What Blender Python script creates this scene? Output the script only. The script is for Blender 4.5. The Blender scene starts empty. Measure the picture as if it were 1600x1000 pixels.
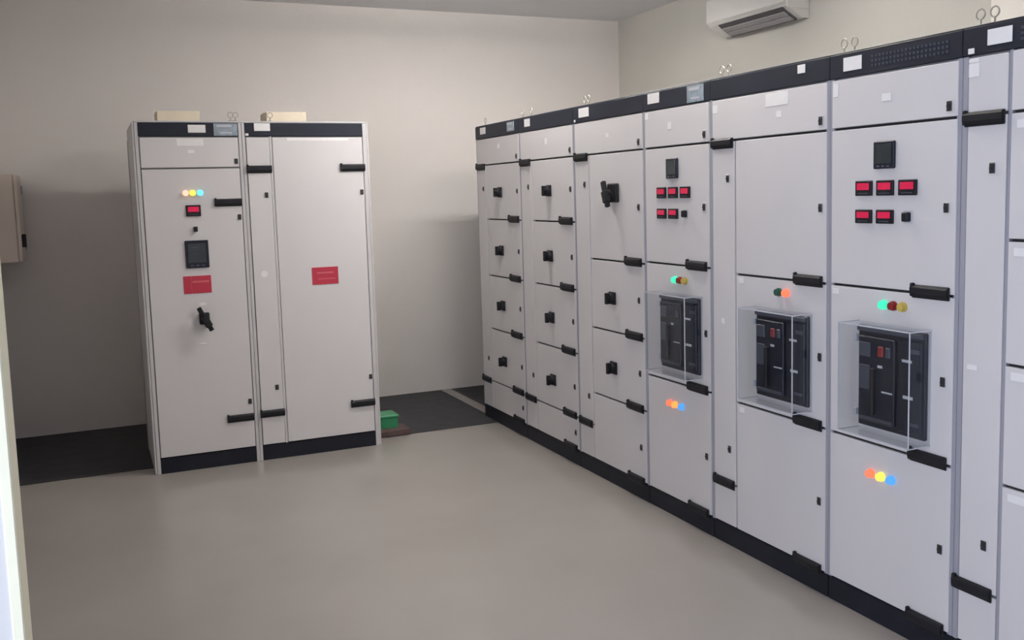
import bpy, bmesh, math
from mathutils import Matrix, Vector

# ------------------------------------------------------------------ camera, world, exposure
scene = bpy.context.scene
C = scene.collection
R = math.radians
X0, Y0 = 2.6675, 6.348            # front planes: long row, pair of cabinets
XL, XR, YB, YF, ZC = -0.72, 4.55, 7.893, -1.6, 3.247   # room shell
CAM_H = 1.6954

def make_camera():
    yaw, pitch, roll = 0.42644, 0.10555, -0.02735
    fwd0 = Vector((math.sin(yaw), math.cos(yaw), 0)); right = Vector((math.cos(yaw), -math.sin(yaw), 0))
    fwd = fwd0 * math.cos(pitch) - Vector((0, 0, 1)) * math.sin(pitch)
    up = fwd0 * math.sin(pitch) + Vector((0, 0, 1)) * math.cos(pitch)
    cr, sr = math.cos(roll), math.sin(roll)
    r2 = right * cr + up * sr
    u2 = right * -sr + up * cr
    cd = bpy.data.cameras.new('camera'); cam = bpy.data.objects.new('camera', cd); C.objects.link(cam)
    cd.sensor_fit = 'HORIZONTAL'; cd.sensor_width = 36.0
    cd.lens = 1503.26 / 1600 * 36.0
    cd.shift_x = -28.29 / 1600; cd.shift_y = -38.5 / 1600
    cd.clip_start = 0.02
    m = Matrix.Identity(4)
    for i in range(3):
        m[i][0] = r2[i]; m[i][1] = u2[i]; m[i][2] = -fwd[i]
    m[2][3] = CAM_H
    cam.matrix_world = m
    scene.camera = cam
make_camera()

world = bpy.data.worlds.new('daylight'); scene.world = world; world.use_nodes = True
bg = world.node_tree.nodes['Background']
bg.inputs['Color'].default_value = (0.72, 0.80, 1.0, 1)
bg.inputs['Strength'].default_value = 5.2
scene.view_settings.view_transform = 'Standard'
scene.view_settings.look = 'None'
scene.view_settings.gamma = 1.0
scene.view_settings.use_curve_mapping = False
scene.view_settings.exposure = -0.18
LAMP_MAIN, LAMP_REAR = 130.0, 210.0   # radiance of the fluorescent tubes

# ------------------------------------------------------------------ materials
def mat(name, col, rough=0.5, metal=0.0, emit=0.0, ecol=None, noise=0.0, nscale=8.0, bump=0.0, bscale=60.0, spec=0.5, coat=0.0):
    m = bpy.data.materials.new(name); m.use_nodes = True
    nt = m.node_tree; b = nt.nodes['Principled BSDF']
    b.inputs['Base Color'].default_value = (*col, 1)
    b.inputs['Roughness'].default_value = rough
    b.inputs['Metallic'].default_value = metal
    b.inputs['Specular IOR Level'].default_value = spec
    b.inputs['Coat Weight'].default_value = coat
    if emit:
        b.inputs['Emission Color'].default_value = (*(ecol or col), 1)
        b.inputs['Emission Strength'].default_value = emit
    if noise or bump:
        tc = nt.nodes.new('ShaderNodeTexCoord')
    if noise:
        n = nt.nodes.new('ShaderNodeTexNoise'); n.inputs['Scale'].default_value = nscale; n.inputs['Detail'].default_value = 6
        nt.links.new(tc.outputs['Object'], n.inputs['Vector'])
        r = nt.nodes.new('ShaderNodeValToRGB')
        r.color_ramp.elements[0].position = 0.3; r.color_ramp.elements[1].position = 0.7
        r.color_ramp.elements[0].color = (*[c * (1 - noise) for c in col], 1)
        r.color_ramp.elements[1].color = (*[min(1, c * (1 + noise)) for c in col], 1)
        nt.links.new(n.outputs['Fac'], r.inputs['Fac']); nt.links.new(r.outputs['Color'], b.inputs['Base Color'])
    if bump:
        n2 = nt.nodes.new('ShaderNodeTexNoise'); n2.inputs['Scale'].default_value = bscale; n2.inputs['Detail'].default_value = 3
        nt.links.new(tc.outputs['Object'], n2.inputs['Vector'])
        bp = nt.nodes.new('ShaderNodeBump'); bp.inputs['Strength'].default_value = bump; bp.inputs['Distance'].default_value = 0.01
        nt.links.new(n2.outputs['Fac'], bp.inputs['Height']); nt.links.new(bp.outputs['Normal'], b.inputs['Normal'])
    return m

M = dict(
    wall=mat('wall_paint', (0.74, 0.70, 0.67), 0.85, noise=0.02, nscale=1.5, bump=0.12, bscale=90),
    wall_dim=mat('right_wall_dimmed', (0.63, 0.615, 0.565), 0.85, noise=0.02, nscale=1.5, bump=0.12, bscale=90),  # greenish wall paint, darkened to stand in for dimmer light on this wall
    ceil=mat('ceiling_paint', (0.84, 0.84, 0.85), 0.9, noise=0.02, nscale=2),
    white=mat('white_paint', (0.60, 0.60, 0.585), 0.6, noise=0.015, nscale=3),
    cream=mat('cream_paint', (0.90, 0.86, 0.78), 0.7, noise=0.02, nscale=4),
    bead=mat('corner_bead', (0.80, 0.78, 0.60), 0.5, noise=0.02, nscale=6),
    trench=mat('trench_plate_steel', (0.028, 0.029, 0.033), 0.7, noise=0.25, nscale=9, bump=0.2, bscale=120),
    door=mat('grey_powder_coat', (0.72, 0.70, 0.70), 0.42, noise=0.012, nscale=3, bump=0.02, bscale=400),
    frame=mat('frame_powder_coat', (0.37, 0.37, 0.42), 0.4, noise=0.02, nscale=5),
    body=mat('carcass_grey', (0.36, 0.36, 0.37), 0.5, noise=0.02, nscale=5),
    side=mat('side_sheet_grey', (0.62, 0.61, 0.61), 0.4, noise=0.02, nscale=3),
    navy=mat('charcoal_coat', (0.019, 0.022, 0.034), 0.5, spec=0.2, noise=0.1, nscale=6),
    slot=mat('slot_coat', (0.040, 0.048, 0.072), 0.4, noise=0.1, nscale=20),
    plinth=mat('plinth_coat', (0.013, 0.015, 0.023), 0.5, spec=0.25, noise=0.15, nscale=8),
    black=mat('black_plastic', (0.013, 0.013, 0.016), 0.55, spec=0.3, noise=0.1, nscale=30),
    gasket=mat('rubber_gasket', (0.02, 0.02, 0.022), 0.8, noise=0.1, nscale=30),
    dark=mat('breaker_moulding', (0.014, 0.017, 0.030), 0.4, spec=0.3, noise=0.12, nscale=25),
    mid=mat('breaker_grey', (0.060, 0.070, 0.095), 0.4, noise=0.08, nscale=25),
    pale=mat('pale_marking', (0.55, 0.57, 0.60), 0.4, noise=0.03, nscale=30),
    lcd=mat('meter_glass', (0.030, 0.040, 0.042), 0.18, noise=0.05, nscale=20),
    label=mat('white_label', (0.88, 0.87, 0.86), 0.5, noise=0.02, nscale=40),
    emblem=mat('emblem_foil', (0.30, 0.36, 0.41), 0.35, noise=0.25, nscale=28),
    redsign=mat('red_sign', (0.50, 0.035, 0.065), 0.45, noise=0.08, nscale=14),
    redink=mat('pale_red_print', (0.62, 0.14, 0.16), 0.5, noise=0.05, nscale=40),
    redlcd=mat('red_display', (0.55, 0.01, 0.06), 0.4, emit=0.30, ecol=(0.85, 0.010, 0.085), noise=0.1, nscale=40),
    steel=mat('galvanised_steel', (0.52, 0.50, 0.44), 0.4, metal=0.7, noise=0.1, nscale=20),
    lock=mat('lock_plastic', (0.035, 0.033, 0.035), 0.4, noise=0.1, nscale=40),
    lamp_r=mat('lamp_red', (0.8, 0.12, 0.06), 0.3, emit=1.1, ecol=(1.0, 0.20, 0.10), noise=0.03, nscale=40),
    lamp_o=mat('lamp_orange', (0.9, 0.35, 0.10), 0.3, emit=1.2, ecol=(1.0, 0.32, 0.06), noise=0.03, nscale=40),
    lamp_p=mat('lamp_pale_red', (0.9, 0.6, 0.45), 0.3, emit=0.9, ecol=(1.0, 0.62, 0.45), noise=0.03, nscale=40),
    lamp_y=mat('lamp_yellow', (0.9, 0.7, 0.10), 0.3, emit=1.1, ecol=(1.0, 0.72, 0.10), noise=0.03, nscale=40),
    lamp_c=mat('lamp_cyan', (0.1, 0.6, 0.8), 0.3, emit=1.1, ecol=(0.18, 0.78, 0.95), noise=0.03, nscale=40),
    lamp_b=mat('lamp_blue', (0.05, 0.25, 0.7), 0.3, emit=0.9, ecol=(0.10, 0.38, 0.85), noise=0.03, nscale=40),
    lamp_g=mat('lamp_green', (0.05, 0.7, 0.4), 0.3, emit=0.9, ecol=(0.05, 0.80, 0.45), noise=0.03, nscale=40),
    off_r=mat('button_dark_red', (0.28, 0.02, 0.02), 0.35, noise=0.05, nscale=40),
    off_g=mat('button_dark_green', (0.02, 0.11, 0.07), 0.35, noise=0.05, nscale=40),
    off_y=mat('button_mustard', (0.62, 0.48, 0.10), 0.35, noise=0.05, nscale=40),
    ac=mat('air_conditioner_plastic', (0.80, 0.78, 0.74), 0.35, noise=0.015, nscale=6),
    acdark=mat('air_outlet_dark', (0.10, 0.095, 0.10), 0.6, noise=0.1, nscale=20),
    acgrey=mat('air_louvre_grey', (0.40, 0.39, 0.40), 0.5, noise=0.05, nscale=20),
    boxbeige=mat('enclosure_beige', (0.70, 0.61, 0.54), 0.5, noise=0.03, nscale=5),
    carton=mat('cream_carton', (0.80, 0.71, 0.56), 0.8, noise=0.05, nscale=7),
    tape=mat('carton_tape', (0.72, 0.63, 0.48), 0.4, noise=0.05, nscale=20),
    green=mat('green_plastic', (0.035, 0.26, 0.115), 0.4, noise=0.06, nscale=12),
    wood=mat('brown_timber', (0.09, 0.055, 0.05), 0.7, noise=0.25, nscale=18),
    lampwhite=mat('lamp_housing', (0.85, 0.85, 0.85), 0.5, noise=0.01, nscale=5),
    tube=mat('warm_white_tube', (0.95, 0.95, 0.95), 0.3, emit=LAMP_MAIN, ecol=(1.0, 0.92, 0.83)),
    tube2=mat('white_tube', (0.95, 0.95, 0.95), 0.3, emit=LAMP_REAR, ecol=(1.0, 0.955, 0.92)),
    concrete=mat('trench_lip_concrete', (0.30, 0.28, 0.27), 0.8, noise=0.1, nscale=20),
)

def floor_material():
    m = bpy.data.materials.new('epoxy_floor'); m.use_nodes = True; nt = m.node_tree; b = nt.nodes['Principled BSDF']
    tc = nt.nodes.new('ShaderNodeTexCoord')
    n = nt.nodes.new('ShaderNodeTexNoise'); n.inputs['Scale'].default_value = 1.1; n.inputs['Detail'].default_value = 8
    nt.links.new(tc.outputs['Object'], n.inputs['Vector'])
    r = nt.nodes.new('ShaderNodeValToRGB')
    r.color_ramp.elements[0].position = 0.3; r.color_ramp.elements[0].color = (0.34, 0.312, 0.288, 1)
    r.color_ramp.elements[1].position = 0.72; r.color_ramp.elements[1].color = (0.385, 0.355, 0.33, 1)
    nt.links.new(n.outputs['Fac'], r.inputs['Fac']); nt.links.new(r.outputs['Color'], b.inputs['Base Color'])
    n2 = nt.nodes.new('ShaderNodeTexNoise'); n2.inputs['Scale'].default_value = 3.0; n2.inputs['Detail'].default_value = 4
    nt.links.new(tc.outputs['Object'], n2.inputs['Vector'])
    mr = nt.nodes.new('ShaderNodeMapRange'); mr.inputs['To Min'].default_value = 0.16; mr.inputs['To Max'].default_value = 0.26
    nt.links.new(n2.outputs['Fac'], mr.inputs['Value']); nt.links.new(mr.outputs['Result'], b.inputs['Roughness'])
    bp = nt.nodes.new('ShaderNodeBump'); bp.inputs['Strength'].default_value = 0.02; bp.inputs['Distance'].default_value = 0.004
    nt.links.new(n2.outputs['Fac'], bp.inputs['Height']); nt.links.new(bp.outputs['Normal'], b.inputs['Normal'])
    b.inputs['Specular IOR Level'].default_value = 0.5
    return m
M['floor'] = floor_material()

def clear_material():
    m = bpy.data.materials.new('clear_polycarbonate'); m.use_nodes = True; nt = m.node_tree; nt.nodes.clear()
    out = nt.nodes.new('ShaderNodeOutputMaterial'); mix = nt.nodes.new('ShaderNodeMixShader')
    tr = nt.nodes.new('ShaderNodeBsdfTransparent'); tr.inputs['Color'].default_value = (0.93, 0.94, 0.95, 1)
    gl = nt.nodes.new('ShaderNodeBsdfGlossy'); gl.inputs['Roughness'].default_value = 0.12; gl.inputs['Color'].default_value = (0.9, 0.92, 0.95, 1)
    fr = nt.nodes.new('ShaderNodeFresnel'); fr.inputs['IOR'].default_value = 1.5
    geo = nt.nodes.new('ShaderNodeNewGeometry')
    mu = nt.nodes.new('ShaderNodeMath'); mu.operation = 'MULTIPLY_ADD'; mu.inputs[1].default_value = -1; mu.inputs[2].default_value = 1
    nt.links.new(geo.outputs['Backfacing'], mu.inputs[0])
    m2 = nt.nodes.new('ShaderNodeMath'); m2.operation = 'MULTIPLY'
    nt.links.new(fr.outputs['Fac'], m2.inputs[0]); nt.links.new(mu.outputs[0], m2.inputs[1])
    nt.links.new(m2.outputs[0], mix.inputs['Fac']); nt.links.new(tr.outputs[0], mix.inputs[1]); nt.links.new(gl.outputs[0], mix.inputs[2])
    nt.links.new(mix.outputs[0], out.inputs['Surface'])
    return m
M['clear'] = clear_material()
M['rim'] = mat('pale_glint_and_hinge', (0.62, 0.64, 0.68), 0.25, noise=0.05, nscale=30)  # pale colour painting the glints on the cover edges, also on its hinges

# ------------------------------------------------------------------ mesh helpers
class MB:
    def __init__(s): s.bm = bmesh.new()
    def box(s, x0, x1, y0, y1, z0, z1, bev=0.0, seg=1):
        r = bmesh.ops.create_cube(s.bm, size=1.0)
        vs = r['verts']
        for v in vs:
            v.co = Vector(((x0 + x1) / 2 + v.co.x * (x1 - x0), (y0 + y1) / 2 + v.co.y * (y1 - y0), (z0 + z1) / 2 + v.co.z * (z1 - z0)))
        if bev:
            es = list({e for v in vs for e in v.link_edges})
            bmesh.ops.bevel(s.bm, geom=es, offset=bev, segments=seg, affect='EDGES', profile=0.5)
        return s
    def obox(s, c, half, rot):           # oriented box, rot = Matrix 3x3
        r = bmesh.ops.create_cube(s.bm, size=2.0)
        for v in r['verts']:
            v.co = Vector(c) + rot @ Vector((v.co.x * half[0], v.co.y * half[1], v.co.z * half[2]))
        return s
    def cyl(s, c, r, h, axis='Y', seg=16, r2=None):
        rm = {'Y': Matrix.Rotation(R(90), 4, 'X'), 'X': Matrix.Rotation(R(90), 4, 'Y'), 'Z': Matrix.Identity(4)}[axis]
        bmesh.ops.create_cone(s.bm, cap_ends=True, segments=seg, radius1=r, radius2=r if r2 is None else r2, depth=h, matrix=Matrix.Translation(c) @ rm)
        return s
    def prism(s, poly, x0, x1):          # polygon in (y, z) extruded along x
        a = [s.bm.verts.new((x0, y, z)) for y, z in poly]; b = [s.bm.verts.new((x1, y, z)) for y, z in poly]
        n = len(poly); s.bm.faces.new(a); s.bm.faces.new(b[::-1])
        for i in range(n): s.bm.faces.new((a[i], b[i], b[(i + 1) % n], a[(i + 1) % n]))
        bmesh.ops.recalc_face_normals(s.bm, faces=s.bm.faces[:])
        return s
    def torus(s, c, R_, r, axis='Y', n=14, k=6):
        ring = []
        for i in range(n):
            a = 2 * math.pi * i / n; row = []
            for j in range(k):
                b = 2 * math.pi * j / k; d = R_ + r * math.cos(b)
                p = (d * math.cos(a), r * math.sin(b), d * math.sin(a)) if axis == 'Y' else (r * math.sin(b), d * math.cos(a), d * math.sin(a))
                row.append(s.bm.verts.new(Vector(c) + Vector(p)))
            ring.append(row)
        for i in range(n):
            for j in range(k):
                s.bm.faces.new((ring[i][j], ring[(i + 1) % n][j], ring[(i + 1) % n][(j + 1) % k], ring[i][(j + 1) % k]))
        return s
    def mesh(s, name, m, smooth=False):
        bmesh.ops.recalc_face_normals(s.bm, faces=s.bm.faces[:])
        me = bpy.data.meshes.new(name); s.bm.to_mesh(me); s.bm.free(); me.materials.append(m)
        if smooth:
            for p in me.polygons: p.use_smooth = True
        return me

def link(name, me, parent=None, loc=None):
    o = bpy.data.objects.new(name, me); C.objects.link(o)
    if parent is not None: o.parent = parent
    if loc is not None: o.location = loc
    return o
def part(name, m, parent, *b, bev=0.0, seg=1):
    return link(name, MB().box(*b, bev=bev, seg=seg).mesh(name, m), parent)
def thing(name, label, cat, loc=(0, 0, 0), rz=0.0, group=None):
    o = bpy.data.objects.new(name, None); C.objects.link(o); o.empty_display_size = 0.1
    o.location = loc; o.rotation_euler = (0, 0, rz); o['label'] = label; o['category'] = cat
    if group: o['group'] = group
    return o
def struct(name, me, parent=None):
    o = link(name, me, parent); o['kind'] = 'structure'; return o

# ------------------------------------------------------------------ room
floor = struct('floor', MB().box(XL - .2, XR + .2, YF - .2, YB + .2, -0.2, 0).mesh('floor', M['floor']))
struct('ceiling', MB().box(XL - .2, XR + .2, YF - .2, YB + .2, ZC, ZC + 0.2).mesh('ceiling', M['ceil']))
struct('wall_back', MB().box(XL - .2, XR + .2, YB, YB + .2, 0, ZC).mesh('wall_back', M['wall']))
DY0, DY1, DZ = -0.6, 1.95, 2.45      # wide doorway in the left wall, beside the photographer
struct('wall_left', MB().box(XL - .2, XL, YF, DY0, 0, ZC).box(XL - .2, XL, DY1, YB, 0, ZC).box(XL - .2, XL, DY0, DY1, DZ, ZC).mesh('wall_left', M['wall']))
struct('wall_right', MB().box(XR, XR + .2, YF, YB, 0, ZC).mesh('wall_right', M['wall_dim']))
struct('wall_front', MB().box(XL, XR, YF - .2, YF, 0, ZC).mesh('wall_front', M['wall']))
stub = struct('wall_return', MB().box(XL, -0.186, 2.2, 2.36, 0, ZC).mesh('wall_return', M['white']))
struct('trim_1', MB().box(-0.203, -0.180, 2.193, 2.367, 0.0, ZC - .001, bev=0.003).mesh('trim_1', M['bead']))
struct('trim_2', MB().box(XR - 0.12, XR, 3.28, 3.735, 0, ZC).mesh('trim_2', M['cream']))
# dark covered cable trench along the back wall and behind the row, with a lip between
part('trench_plate', M['trench'], floor, XL, 2.70, 6.533, YB, 0.0, 0.004)
part('trench_plate', M['trench'], floor, 2.79, XR, 6.533, YB, 0.0, 0.004)
part('trench_lip', M['concrete'], floor, 2.70, 2.79, 6.70, YB, 0.0, 0.006, bev=0.001)

# ------------------------------------------------------------------ shared meshes for cabinet fittings (front face at y = 0, outside is -y)
def handle_mesh(w):
    mb = MB()
    mb.box(-w / 2, w / 2, -0.006, 0.0, -0.024, 0.024, bev=0.003)
    mb.prism([(-0.005, 0.022), (-0.013, 0.021), (-0.018, 0.014), (-0.018, -0.006), (-0.014, -0.015), (-0.011, -0.016), (-0.010, -0.006), (-0.005, 0.002)], -w / 2 + 0.003, w / 2 - 0.003)
    mb.box(-w / 2, -w / 2 + 0.013, -0.016, 0.0, -0.018, 0.030, bev=0.003)
    return mb.mesh('handle', M['black'])
HANDLE = handle_mesh(0.168); HANDLE_S = handle_mesh(0.158)
LOCK = MB().box(-0.011, 0.011, -0.004, 0, -0.017, 0.017, bev=0.002).cyl((0, -0.005, 0.0), 0.008, 0.004, seg=12).box(-0.002, 0.002, -0.0085, -0.006, -0.006, 0.006).mesh('lock', M['lock'])
LOCKPLATE = MB().box(-0.015, 0.015, -0.0012, 0, -0.021, 0.021, bev=0.0005).mesh('lock_plate', M['door'])
KNOBBASE = MB().box(-0.036, 0.036, -0.012, 0, -0.036, 0.036, bev=0.005, seg=2).cyl((0, -0.022, 0), 0.031, 0.022, seg=24, r2=0.031).mesh('switch_base', M['black'])
KNOBGRIP = MB().box(-0.010, 0.010, -0.052, -0.030, -0.032, 0.032, bev=0.004, seg=2).cyl((0, -0.036, 0), 0.020, 0.012, seg=20).mesh('switch_grip', M['black'])
def lever(dx, dz):
    n = math.hypot(dx, dz); a = math.atan2(dz, dx)
    rot = Matrix.Rotation(-a, 3, 'Y')
    mb = MB()
    mb.obox((0, -0.058, 0), (n / 2, 0.012, 0.014), rot)
    mb.obox((dx * 0.1, -0.058, dz * 0.1), (n * .22, 0.016, 0.022), rot)
    mb.cyl((0, -0.035, 0), 0.026, 0.04, seg=20)
    bmesh.ops.bevel(mb.bm, geom=[e for e in mb.bm.edges if e.calc_length() > 0.02], offset=0.003, segments=1, affect='EDGES')
    return mb.mesh('lever', M['black'])
EYE = MB().torus((0, 0, 0.040), 0.017, 0.0028).cyl((0, 0, 0.012), 0.004, 0.024, axis='Z', seg=10).cyl((0, 0, 0.003), 0.014, 0.006, axis='Z', seg=12).mesh('lifting_eye', M['steel'], smooth=False)
LENS = {}
def lens_mesh(key):
    if key not in LENS:
        LENS[key] = MB().cyl((0, -0.004, 0), 0.018, 0.008, seg=18, r2=0.018).cyl((0, -0.014, 0), 0.0145, 0.014, seg=18).mesh('pilot_lamp', M[key])
    return LENS[key]
METERS = {}
def box_mesh(name, w, d, h, m, bev=0.002):
    k = (name, round(w, 4), round(d, 4), round(h, 4), m)
    if k not in METERS:
        METERS[k] = MB().box(-w / 2, w / 2, -d, 0, -h / 2, h / 2, bev=bev).mesh(name, M[m])
    return METERS[k]
DY = -0.0                 # door outside plane
def p_handle(d, u, z, small=False): return link('handle', HANDLE_S if small else HANDLE, d, (u, DY, z))
def p_lock(d, u, z):
    l = link('lock', LOCK, d, (u, DY - 0.0015, z)); link('lock_plate', LOCKPLATE, l, (0, 0.0015, 0)); return l
def p_knob(d, u, z, tilt=0):
    link('switch_base', KNOBBASE, d, (u, DY, z)); g = link('switch_grip', KNOBGRIP, d, (u, DY, z)); g.rotation_euler = (0, R(tilt), 0)
def p_label(d, u0, u1, z0, z1, m='label', name='label_plate', t=0.002):
    return link(name, box_mesh(name, u1 - u0, t, z1 - z0, m, 0.0005), d, ((u0 + u1) / 2, DY, (z0 + z1) / 2))
def p_lamp(d, u, z, key): return link('pilot_lamp', lens_mesh(key), d, (u, DY, z))
def p_meter(d, u0, u1, z0, z1, rows=False):
    w, h = u1 - u0, z1 - z0
    link('meter', box_mesh('meter', w, 0.012, h, 'dark', 0.003), d, ((u0 + u1) / 2, DY, (z0 + z1) / 2))
    link('meter_screen', box_mesh('meter_screen', w * .78, 0.002, h * .70, 'lcd', 0.0005), d, ((u0 + u1) / 2, DY - .012, (z0 + z1) / 2 + h * .04))
    if rows:
        for k, (zz, ww) in enumerate(((.24, .34), (.02, .46))):
            link('meter_print', box_mesh('meter_print', w * ww, 0.001, h * .035, 'mid', 0.0), d, ((u0 + u1) / 2 - w * .1, DY - .014, (z0 + z1) / 2 + h * zz))
    for k in (-1, 0, 1):
        link('meter_button', box_mesh('meter_button', w * .14, 0.003, h * .06, 'mid', 0.001), d, ((u0 + u1) / 2 + k * w * .24, DY - .012, z0 + h * .09))
def p_display(d, u0, u1, z0, z1):
    w, h = u1 - u0, z1 - z0
    link('display_bezel', box_mesh('display_bezel', w, 0.010, h, 'black', 0.002), d, ((u0 + u1) / 2, DY, (z0 + z1) / 2))
    link('display_screen', box_mesh('display_screen', w * .74, 0.0015, h * .46, 'redlcd', 0.0), d, ((u0 + u1) / 2, DY - .010, (z0 + z1) / 2 + h * .12))
    link('display_key', box_mesh('display_key', w * .6, 0.0015, h * .07, 'mid', 0.0), d, ((u0 + u1) / 2, DY - .010, z0 + h * .16))
def p_button(d, u, z):
    link('selector_plate', box_mesh('selector_plate', 0.040, 0.003, 0.046, 'pale', 0.001), d, (u, DY, z))
    link('selector_knob', box_mesh('selector_knob', 0.030, 0.022, 0.034, 'black', 0.004), d, (u, DY, z))
def p_breaker(d, u0, u1, z0, z1, red=True):
    w, h = u1 - u0, z1 - z0; um = (u0 + u1) / 2; zm = (z0 + z1) / 2
    b = part('circuit_breaker', M['dark'], d, u0, u1, -0.016, 0, z0, z1, bev=0.004)
    y = -0.016
    def sub(name, m, a, c, e, f, t, bev=0.001): part(name, M[m], b, u0 + a * w, u0 + c * w, y - t, y, z0 + e * h, z0 + f * h, bev=bev)
    sub('top_rail', 'mid', .02, .98, .945, .985, .014)
    sub('breaker_face', 'dark', .05, .60, .06, .90, .016, .004)
    sub('side_module', 'dark', .64, .97, .04, .92, .010, .004)
    sub('trip_unit', 'mid', .08, .24, .38, .62, .022, .002)
    sub('trip_unit', 'mid', .08, .24, .70, .84, .020, .002)
    sub('charging_lever', 'black', .27, .33, .14, .60, .034, .004)
    sub('indicator_window', 'pale', .36, .43, .61, .635, .019, .0005)
    if red: sub('off_button', 'off_r', .37, .45, .72, .82, .024, .003)
    sub('on_button', 'mid', .48, .55, .72, .82, .022, .003)
    sub('rating_plate', 'pale', .42, .58, .375, .39, .018, .0005)
    sub('rating_plate', 'pale', .70, .84, .71, .735, .012, .0005)
    sub('rating_plate', 'pale', .72, .86, .365, .395, .012, .0005)
    sub('rating_plate', 'mid', .82, .95, .80, .84, .013, .0005)
    sub('rating_plate', 'mid', .80, .95, .12, .15, .013, .0005)
    sub('terminal_cover', 'mid', .08, .58, .08, .11, .020, .001)
    # protruding clear cover: five panes; pale bars stand in for glints along their rim
    t = 0.003; D = 0.105; a0, a1, c0, c1 = u0 - .012, u1 + .012, z0 - .015, z1 + .012
    cv = link('clear_cover', MB().box(a0, a1, -D, -D + t, c0, c1).box(a0, a0 + t, -D + t, -.001, c0, c1).box(a1 - t, a1, -D + t, -.001, c0, c1)
              .box(a0 + t, a1 - t, -D + t, -.001, c1 - t, c1).box(a0 + t, a1 - t, -D + t, -.001, c0, c0 + t).mesh('clear_cover', M['clear']), d)
    cv['label'] = 'clear plastic box cover over the breaker'
    e = 0.0035; mb = MB()
    for uu in (a0, a1):
        mb.box(uu - e / 2, uu + e / 2, -D - e / 2, -D + e / 2, c0, c1)
        for zz in (c0, c1): mb.box(uu - e / 2, uu + e / 2, -D, -.001, zz - e / 2, zz + e / 2)
    for zz in (c0, c1): mb.box(a0, a1, -D - e / 2, -D + e / 2, zz - e / 2, zz + e / 2)
    link('cover_edge_glint', mb.mesh('cover_edge_glint', M['rim']), cv)
    for zz in (z0 + .12 * h, z1 - .14 * h):
        part('cover_hinge', M['rim'], cv, a0 - .012, a0 + .002, -.018, -.002, zz - .014, zz + .014, bev=.003)

T = 0.020      # door thickness
G = 0.005      # half gap
def make_door(cab, u0, u1, z0, z1, m='door', name='door'):
    return part(name, M[m], cab, u0 + G, u1 - G, 0.0, T, z0 + G, z1 - G, bev=0.0025, seg=2)
def gasket(cab, u0, u1, z):
    return part('door_gasket', M['gasket'], cab, u0 + .004, u1 - .004, 0.012, T + .002, z - G + .0005, z + G - .0005)
def shell(cab, W, D=0.8, left_end=False, right_end=False, vents=False, post_l=0.012, post_r=0.012, pair=False):
    part('body', M['body'], cab, 0.002, W - 0.002, T + .001, D, 0.10, 2.185)
    part('roof_plate', M['side' if pair else 'navy'], cab, 0.0, W, 0.004, D, 2.188 if pair else 2.194, 2.2, bev=.002)
    pm = M['side' if pair else 'frame']; zt = 2.187 if pair else 2.104; zf = 2.187 if pair else 2.1935
    part('fascia', M['navy'], cab, post_l if pair else .0015, W - (post_r if pair else .0015), 0.0, T, 2.105, zf, bev=.0015)
    part('plinth', M['plinth'], cab, 0.003, W - 0.003, 0.006, D - .01, 0.0, 0.098, bev=.002)
    part('frame_post', pm, cab, 0.001, post_l, 0.003, T, 0.0 if left_end else 0.098, zt, bev=.002)
    part('frame_post', pm, cab, W - post_r, W - 0.001, 0.003, T, 0.0 if right_end else 0.098, zt, bev=.002)
    if vents:
        mb = MB()
        n = int((W - .26) / .018)
        for i in range(n):
            for k in range(3):
                u = .22 + i * .018; z = 2.127 + k * .017
                if u < W - .03: mb.box(u, u + .011, -.0012, .003, z, z + .009)
        o = link('vent_slots', mb.mesh('vent_slots', M['slot']), cab); o['kind'] = 'stuff'
def eyes(cab, *us):
    for u in us: link('lifting_eye', EYE, cab, (u, 0.045, 2.2))
def emblem(cab, u0, u1, z0, z1):
    e = p_label(cab, u0, u1, z0, z1, 'emblem', 'emblem_plate', .003)
    w, h = u1 - u0, z1 - z0
    for a, c, s, f in ((-.12, .30, .62, .16), (.02, -.26, .5, .12)):
        link('emblem_print', box_mesh('emblem_print', w * s, .0012, h * f, 'pale', 0.0), e, (w * a * .5, -.003, h * c))

# ------------------------------------------------------------------ the long row on the right
BS = [6.782, 5.982, 5.183, 4.383, 3.784, 2.987, 2.357, 1.557]
ROWG = 'cabinets of the long row'
def row_cab(i, label):
    return thing('switchgear_cabinet', label, 'cabinet', (X0, BS[i], 0), R(-90), ROWG), BS[i] - BS[i + 1]
S = 0.187      # width of the narrow cable door
def top_panel(cab, W, lock_z=1.95):
    d = make_door(cab, .010, W - .010, 1.910, 2.102); p_lock(d, W - .048, lock_z); gasket(cab, .012, W - .012, 1.910); return d
def cable_door(cab, z_lo=.305, z_hi=1.910):
    d0 = make_door(cab, .010, S, 0.100, z_lo); d1 = make_door(cab, .010, S, z_lo, z_hi)
    p_handle(d1, .098, z_hi - .012, True); p_handle(d1, .098, z_lo, True)
    p_lock(d1, .135, 1.738); p_lock(d1, .138, .473)
    return d0, d1
def stack(cab, u0, W, seams, handles=True):
    ds = []
    for a, b in zip(seams[:-1], seams[1:]):
        d = make_door(cab, u0, W - .010, b, a); ds.append(d)
        if b > .2: gasket(cab, u0 + .006, W - .012, b)
        if handles: p_handle(d, W - .115, b + .006)
    return ds

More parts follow.
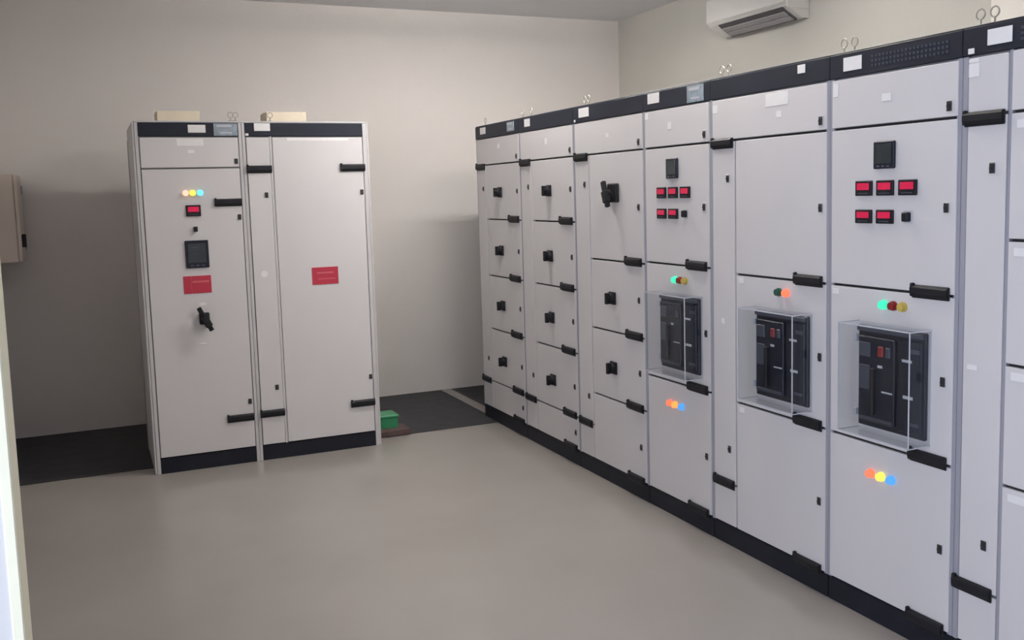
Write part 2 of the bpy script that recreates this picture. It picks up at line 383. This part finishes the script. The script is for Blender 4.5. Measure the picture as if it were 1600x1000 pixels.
# two columns of four small feeder doors with rotary switches
for i, lab in ((0, 'far end grey feeder cabinet of the long row, four rotary switches, beside the back wall'),
               (1, 'second feeder cabinet from the far end of the long row, four rotary switches')):
    c, W = row_cab(i, lab); shell(c, W, left_end=False)
    tp = top_panel(c, W); cable_door(c)
    ds = stack(c, S, W, [1.910, 1.515, 1.103, .707, .308, .100])
    for d, z in zip(ds, (1.709, 1.295, .898, .491)): p_knob(d, .447, z, 0); p_lock(d, W - .05, z + .005)
    p_lock(ds[4], W - .05, .207)
    if i == 0: p_label(c, .100, .205, 2.136, 2.184); emblem(c, .602, .722, 2.124, 2.186); p_label(tp, .42, .46, 2.02, 2.05)
    else: p_label(c, .094, .182, 2.134, 2.184); p_label(tp, .40, .43, 2.00, 2.04)
    eyes(c, .10, W - .03) if i == 0 else eyes(c, .11)
# three door feeder column with the large lever switch
c, W = row_cab(2, 'feeder cabinet with one big black lever switch above two small rotary switches'); shell(c, W)
tp = top_panel(c, W); cable_door(c)
ds = stack(c, S, W, [1.910, 1.305, .900, .505, .100])
link('switch_base', box_mesh('switch_base_large', .105, .022, .105, 'black', .006), ds[0], (.487, 0, 1.685))
lv = link('lever', lever(.050, -.14), ds[0], (.462, .012, 1.680)); p_lock(ds[0], W - .055, 1.606)
for d, z in ((ds[1], 1.093), (ds[2], .693)): p_knob(d, .447, z); p_lock(d, W - .065, z + .012)
p_lock(ds[3], W - .065, .295); p_label(c, .075, .20, 2.130, 2.183); p_label(c, .012, .032, 2.108, 2.122); p_label(tp, .40, .43, 1.995, 2.02); eyes(c, .07, .12)
# breaker column with meter and red displays
def breaker_front(c, W, ds, shift):
    p_meter(ds[0], .245 + shift, .346 + shift, 1.750, 1.850)
    for a, b in ((.152, .235), (.258, .341), (.365, .449)): p_display(ds[0], a + shift, b + shift, 1.652, 1.708)
    for a, b in ((.152, .235), (.258, .341)): p_display(ds[0], a + shift, b + shift, 1.549, 1.600)
    p_button(ds[0], .407 + shift, 1.575); p_lock(ds[0], W - .053, 1.608)
c, W = row_cab(3, 'narrow breaker cabinet with five red displays, right of the big lever switch cabinet'); shell(c, W)
tp = top_panel(c, W); ds = stack(c, .010, W, [1.910, 1.318, .715, .100])
breaker_front(c, W, ds, -.018)
p_breaker(ds[1], .172, .512, .789, 1.165, red=False); p_lock(ds[1], W - .045, 1.0)
p_lamp(ds[1], .292, 1.243, 'lamp_g'); p_lamp(ds[1], .336, 1.243, 'off_r'); p_lamp(ds[1], .380, 1.243, 'off_y')
for u, k in ((.232, 'lamp_r'), (.281, 'lamp_o'), (.340, 'lamp_b')): p_lamp(ds[2], u, .600, k)
p_lock(ds[2], W - .047, .393); p_label(c, .048, .158, 2.136, 2.187); emblem(c, .410, .548, 2.108, 2.186); p_label(tp, .235, .265, 1.995, 2.03); p_label(tp, .02, .055, 2.06, 2.09)
# wide breaker column with cable door
c, W = row_cab(4, 'wide breaker cabinet with plain upper door and no displays, narrow cable door on its left'); shell(c, W, post_r=.022)
tp = top_panel(c, W); d0, d1 = cable_door(c)
ds = stack(c, S, W, [1.910, 1.303, .709, .100])
p_lock(ds[0], W - .047, 1.606); p_lock(ds[1], W - .047, 1.0); p_lock(ds[2], W - .047, .397)
p_breaker(ds[1], .357, .692, .780, 1.160)
p_lamp(ds[1], .496, 1.246, 'off_g'); p_lamp(ds[1], .545, 1.246, 'lamp_r')
p_label(c, .610, .656, 2.150, 2.184); p_label(tp, .405, .553, 2.035, 2.088); p_label(tp, .475, .510, 1.985, 2.012)
p_label(d1, .080, .105, 1.065, 1.090); p_label(ds[1], .215, .250, 1.265, 1.288); p_label(ds[2], .215, .250, .668, .692); p_label(tp, .02, .055, 2.04, 2.075); eyes(c, .03, .085)
# second breaker column with displays
c, W = row_cab(5, 'nearest breaker cabinet with five red displays, second cabinet from the right edge'); shell(c, W, vents=True, post_l=.022, post_r=.022)
tp = top_panel(c, W); ds = stack(c, .010, W, [1.910, 1.305, .708, .100])
breaker_front(c, W, ds, 0.0)
p_breaker(ds[1], .184, .511, .777, 1.165); p_lock(ds[1], W - .055, 1.002)
for u, k in ((.299, 'lamp_g'), (.346, 'off_r'), (.392, 'off_y')): p_lamp(ds[1], u, 1.248, k)
for u, k in ((.243, 'lamp_r'), (.296, 'lamp_y'), (.347, 'lamp_b')): p_lamp(ds[2], u, .591, k)
p_lock(ds[2], W - .055, .399); p_label(c, .076, .172, 2.126, 2.177); p_label(tp, .275, .320, 1.995, 2.022); p_label(tp, .022, .050, 2.035, 2.085)
p_label(ds[1], .025, .062, 1.268, 1.290); eyes(c, .03, .085)
# last column, cut by the right edge of the photo
c, W = row_cab(6, 'nearest cabinet at the right edge with a tall narrow cable door'); shell(c, W, vents=True, post_l=.022)
S6 = .182
d2 = make_door(c, .022, S6, 1.910, 2.102); d0 = make_door(c, .022, S6, .100, .308); d1 = make_door(c, .022, S6, .308, 1.910)
p_handle(d1, .094, 1.898, True); p_handle(d1, .086, .308, True); p_lock(d1, .128, 1.736); p_lock(d1, .128, .473)
part('frame_post', M['frame'], c, S6 - .004, S6 + .010, .004, T, .100, 2.105, bev=.002)
ds = stack(c, S6 + .006, W, [2.105, 1.910, 1.505, 1.102, .700, .100], handles=False)
for d, z in zip(ds[1:], (1.87, 1.467, 1.066, .664)): p_label(d, .215, .290, z - .012, z + .014); p_lock(d, W - .05, z - .16); p_handle(d, W - .115, z - .36 if z > .7 else .106)
p_label(c, .098, .190, 2.128, 2.178); p_label(c, .024, .048, 2.110, 2.128); p_label(d2, .028, .070, 2.035, 2.078); p_label(d2, .028, .068, 2.082, 2.094); p_label(d1, .045, .085, 1.065, 1.082)
eyes(c, .03, .085)

# ------------------------------------------------------------------ the pair of cabinets by the back wall
PG = 'pair of cabinets by the back wall'
c = thing('switchgear_cabinet', 'free standing cabinet with lamps, black meter, red sign and lever, left of the pair', 'cabinet', (0.283, Y0, 0), 0, PG); W = 0.630
shell(c, W, D=.75, pair=True, left_end=True, post_l=.022, post_r=.020, right_end=True)
part('side_panel', M['side'], c, -0.012, 0.0, .006, .75, 0.0, 2.19, bev=.002)
part('side_flange', M['frame'], c, -0.016, -0.008, .70, .745, 0.0, 2.12, bev=.002)
tp = make_door(c, .022, W - .020, 1.908, 2.102); p_lock(tp, .587, 1.948); p_label(tp, .238, .396, 2.043, 2.088); p_label(tp, .30, .34, 2.0, 2.02)
d = make_door(c, .022, W - .020, .100, 1.908)
p_handle(d, .525, 1.690); p_handle(d, .523, .302); p_lock(d, .588, 1.597); p_lock(d, .586, .405)
for u, k in ((.272, 'lamp_p'), (.314, 'lamp_y'), (.358, 'lamp_c')): p_lamp(d, u, 1.755, k)
p_display(d, .268, .356, 1.611, 1.680); p_button(d, .318, 1.530)
d.children[-1].scale = (.7, .7, .8); d.children[-2].scale = (.8, .8, .9)
p_meter(d, .248, .387, 1.288, 1.460, rows=True)
sg = p_label(d, .226, .392, 1.128, 1.238, 'redsign', 'warning_sign', .003)
link('sign_print', box_mesh('sign_print', .002, .001, .10, 'redink', 0), sg, (-.035, -.003, 0)); link('sign_print', box_mesh('sign_print2', .10, .001, .012, 'redink', 0), sg, (.02, -.003, .018))
link('switch_base', box_mesh('switch_base_lever', .062, .022, .075, 'black', .006), d, (.337, 0, .967))
link('lever', lever(.072, -.148), d, (.337, 0, .967)); p_label(d, .312, .352, 1.050, 1.066); p_label(d, .300, .342, .800, .812)
p_label(c, .310, .414, 2.126, 2.174); emblem(c, .462, .606, 2.107, 2.183); eyes(c, .575, .605)

c = thing('switchgear_cabinet', 'free standing cabinet with full height plain door and red sign, right of the pair', 'cabinet', (0.913, Y0, 0), 0, PG); W = 0.805
shell(c, W, D=.75, pair=True, left_end=True, right_end=True, post_l=.020, post_r=.026)
part('side_panel', M['side'], c, W, W + .012, .006, .75, 0.0, 2.19, bev=.002)
S2 = .172
d2 = make_door(c, .020, S2, 1.903, 2.102); d1 = make_door(c, .020, S2, .308, 1.903); d0 = make_door(c, .020, S2, .100, .308)
p_handle(d1, .098, 1.895, True); p_handle(d1, .096, .309, True); p_lock(d1, .134, 1.731); p_lock(d1, .132, .478)
st = link('sticker', MB().cyl((0, -.001, 0), .022, .002, seg=20).mesh('sticker', M['label']), d1, (.092, 0, 1.225))
part('frame_post', M['side'], c, S2 - .003, S2 + .014, .004, T, .100, 2.105, bev=.002)
d = make_door(c, S2 + .010, W - .026, .100, 2.102)
p_handle(d, .703, 1.897); p_handle(d, .700, .307); p_lock(d, .757, 1.735); p_lock(d, .760, .484); p_label(d, .28, .68, 2.075, 2.092)
sg = p_label(d, .398, .571, 1.134, 1.248, 'redsign', 'warning_sign', .003)
link('sign_print', box_mesh('sign_print3', .11, .001, .010, 'redink', 0), sg, (.0, -.003, .02)); link('sign_print', box_mesh('sign_print4', .12, .001, .006, 'redink', 0), sg, (.01, -.003, -.02))
p_label(c, .078, .178, 2.137, 2.186); p_label(c, .022, .042, 2.107, 2.122); eyes(c, .19)

# ------------------------------------------------------------------ things on and around the cabinets
def carton(label, x0, x1, y0, y1, z1):
    t = thing('carton', label, 'box', ((x0 + x1) / 2, (y0 + y1) / 2, 2.202), 0, 'cream cartons on the pair of cabinets')
    w, d = (x1 - x0) / 2, (y1 - y0) / 2; h = z1 - 2.2
    part('carton_body', M['carton'], t, -w, w, -d, d, 0, h, bev=.003)
    part('tape_strip', M['tape'], t, -w - .0008, w + .0008, -.025, .025, h * .45, h + .0012)
    return t
carton('flat cream box on top of the left cabinet of the pair', .445, .71, 6.75, 7.0, 2.292)
carton('flat cream box on top of the right cabinet of the pair', 1.14, 1.41, 6.75, 7.0, 2.292)

t = thing('plastic_crate', 'small green plastic crate on the floor beside the pair of cabinets', 'crate', (1.835, 6.68, .046))
w, d, h, k = .090, .08, .075, .006
part('crate_base', M['green'], t, -w, w, -d, d, 0, k)
for a in ((-w, w, -d, -d + k), (-w, w, d - k, d)): part('crate_side', M['green'], t, *a, k, h, bev=.001)
for a in ((-w, -w + k, -d + k, d - k), (w - k, w, -d + k, d - k)): part('crate_side', M['green'], t, *a, k, h, bev=.001)
part('crate_lid', M['green'], t, -w - .008, w + .008, -d - .008, d + .008, h, h + .018, bev=.004)
t = thing('timber_block', 'dark brown timber block under the green crate', 'block', (1.85, 6.64, .004))
for yy in (-.08, .02): part('timber_plank', M['wood'], t, -.10, .14, yy - .045, yy + .045, 0, .042, bev=.004)

# wall box on the left wall
t = thing('wall_enclosure', 'beige electrical enclosure mounted on the left wall', 'enclosure', (XL, 7.65, 1.32))
part('enclosure_body', M['boxbeige'], t, 0, .265, -.20, .20, 0, .60, bev=.004)
dd = part('enclosure_door', M['boxbeige'], t, .267, .290, -.20, .20, .004, .596, bev=.005, seg=2)
part('enclosure_latch', M['black'], dd, .290, .318, -.165, -.135, .10, .19, bev=.004)
for z in (.1, .5): part('enclosure_hinge', M['frame'], dd, .286, .300, .165, .195, z - .03, z + .03, bev=.004)

# split air conditioner on the right wall
t = thing('air_conditioner', 'white split air conditioner high on the right wall', 'air conditioner', (XR, 5.75, 2.832))
def ac_prism(name, m, poly, y0, y1, parent=t):
    mb = MB(); a = [mb.bm.verts.new((x, y0, z)) for x, z in poly]; b = [mb.bm.verts.new((x, y1, z)) for x, z in poly]
    n = len(poly); mb.bm.faces.new(a); mb.bm.faces.new(b[::-1])
    for i in range(n): mb.bm.faces.new((a[i], b[i], b[(i + 1) % n], a[(i + 1) % n]))
    bmesh.ops.recalc_face_normals(mb.bm, faces=mb.bm.faces[:])
    return link(name, mb.mesh(name, m), parent)
ac_prism('housing', M['ac'], [(0, 0), (-.055, 0), (-.150, .052), (-.185, .075), (-.195, .12), (-.195, .26), (-.175, .295), (0, .295)], -.45, .45)
ac_prism('front_panel', M['ac'], [(-.196, .085), (-.212, .10), (-.212, .255), (-.196, .275)], -.445, .445)
ac_prism('air_outlet', M['acdark'], [(-.060, -.0015), (-.150, .048), (-.186, .073), (-.190, .070), (-.152, .040), (-.062, -.010)], -.40, .33)
for k in range(2):
    o = ac_prism('louvre', M['acgrey'], [(-.080 - .045 * k, -.002 + .026 * k), (-.118 - .045 * k, .018 + .026 * k), (-.120 - .045 * k, .012 + .026 * k), (-.082 - .045 * k, -.008 + .026 * k)], -.39, .32)
part('end_cap', M['ac'], t, -.192, -.002, -.456, -.449, .06, .285, bev=.003)

# ------------------------------------------------------------------ ceiling fluorescent fittings (out of frame)
def tube_lamp(label, x, y, along, length, tube='tube'):
    t = thing('ceiling_lamp', label, 'lamp', (x, y, ZC), 0 if along == 'X' else R(90), 'fluorescent ceiling fittings')
    part('lamp_housing', M['lampwhite'], t, -length / 2, length / 2, -.03, .03, -.185, -.14, bev=.006)
    for yy in (-.05, .05):
        link('tube', MB().cyl((0, yy, -.19), .013, length - .06, axis='X', seg=14).mesh('tube', M[tube]), t)
    for xx in (-length / 2 + .012, length / 2 - .012): part('lamp_holder', M['lampwhite'], t, xx - .012, xx + .012, -.07, .07, -.206, -.17, bev=.003)
    for xx in (-length * .35, length * .35): link('suspension_rod', MB().cyl((xx, 0, -.071), .006, .142, axis='Z', seg=10).mesh('suspension_rod', M['steel']), t)
tube_lamp('twin tube ceiling lamp nearer the photographer', 2.6, 3.6, 'X', 1.25)
tube_lamp('twin tube ceiling lamp nearer the back wall', 2.6, 5.4, 'X', 1.25, 'tube2')
# daylight enters through the doorway beside the photographer
pl = bpy.data.lights.new('doorway_portal', 'AREA'); pl.shape = 'RECTANGLE'; pl.size = DZ; pl.size_y = DY1 - DY0; pl.cycles.is_portal = True
po = bpy.data.objects.new('doorway_portal', pl); C.objects.link(po); po.location = (XL - .1, (DY0 + DY1) / 2, DZ / 2); po.rotation_euler = (0, R(-90), 0)
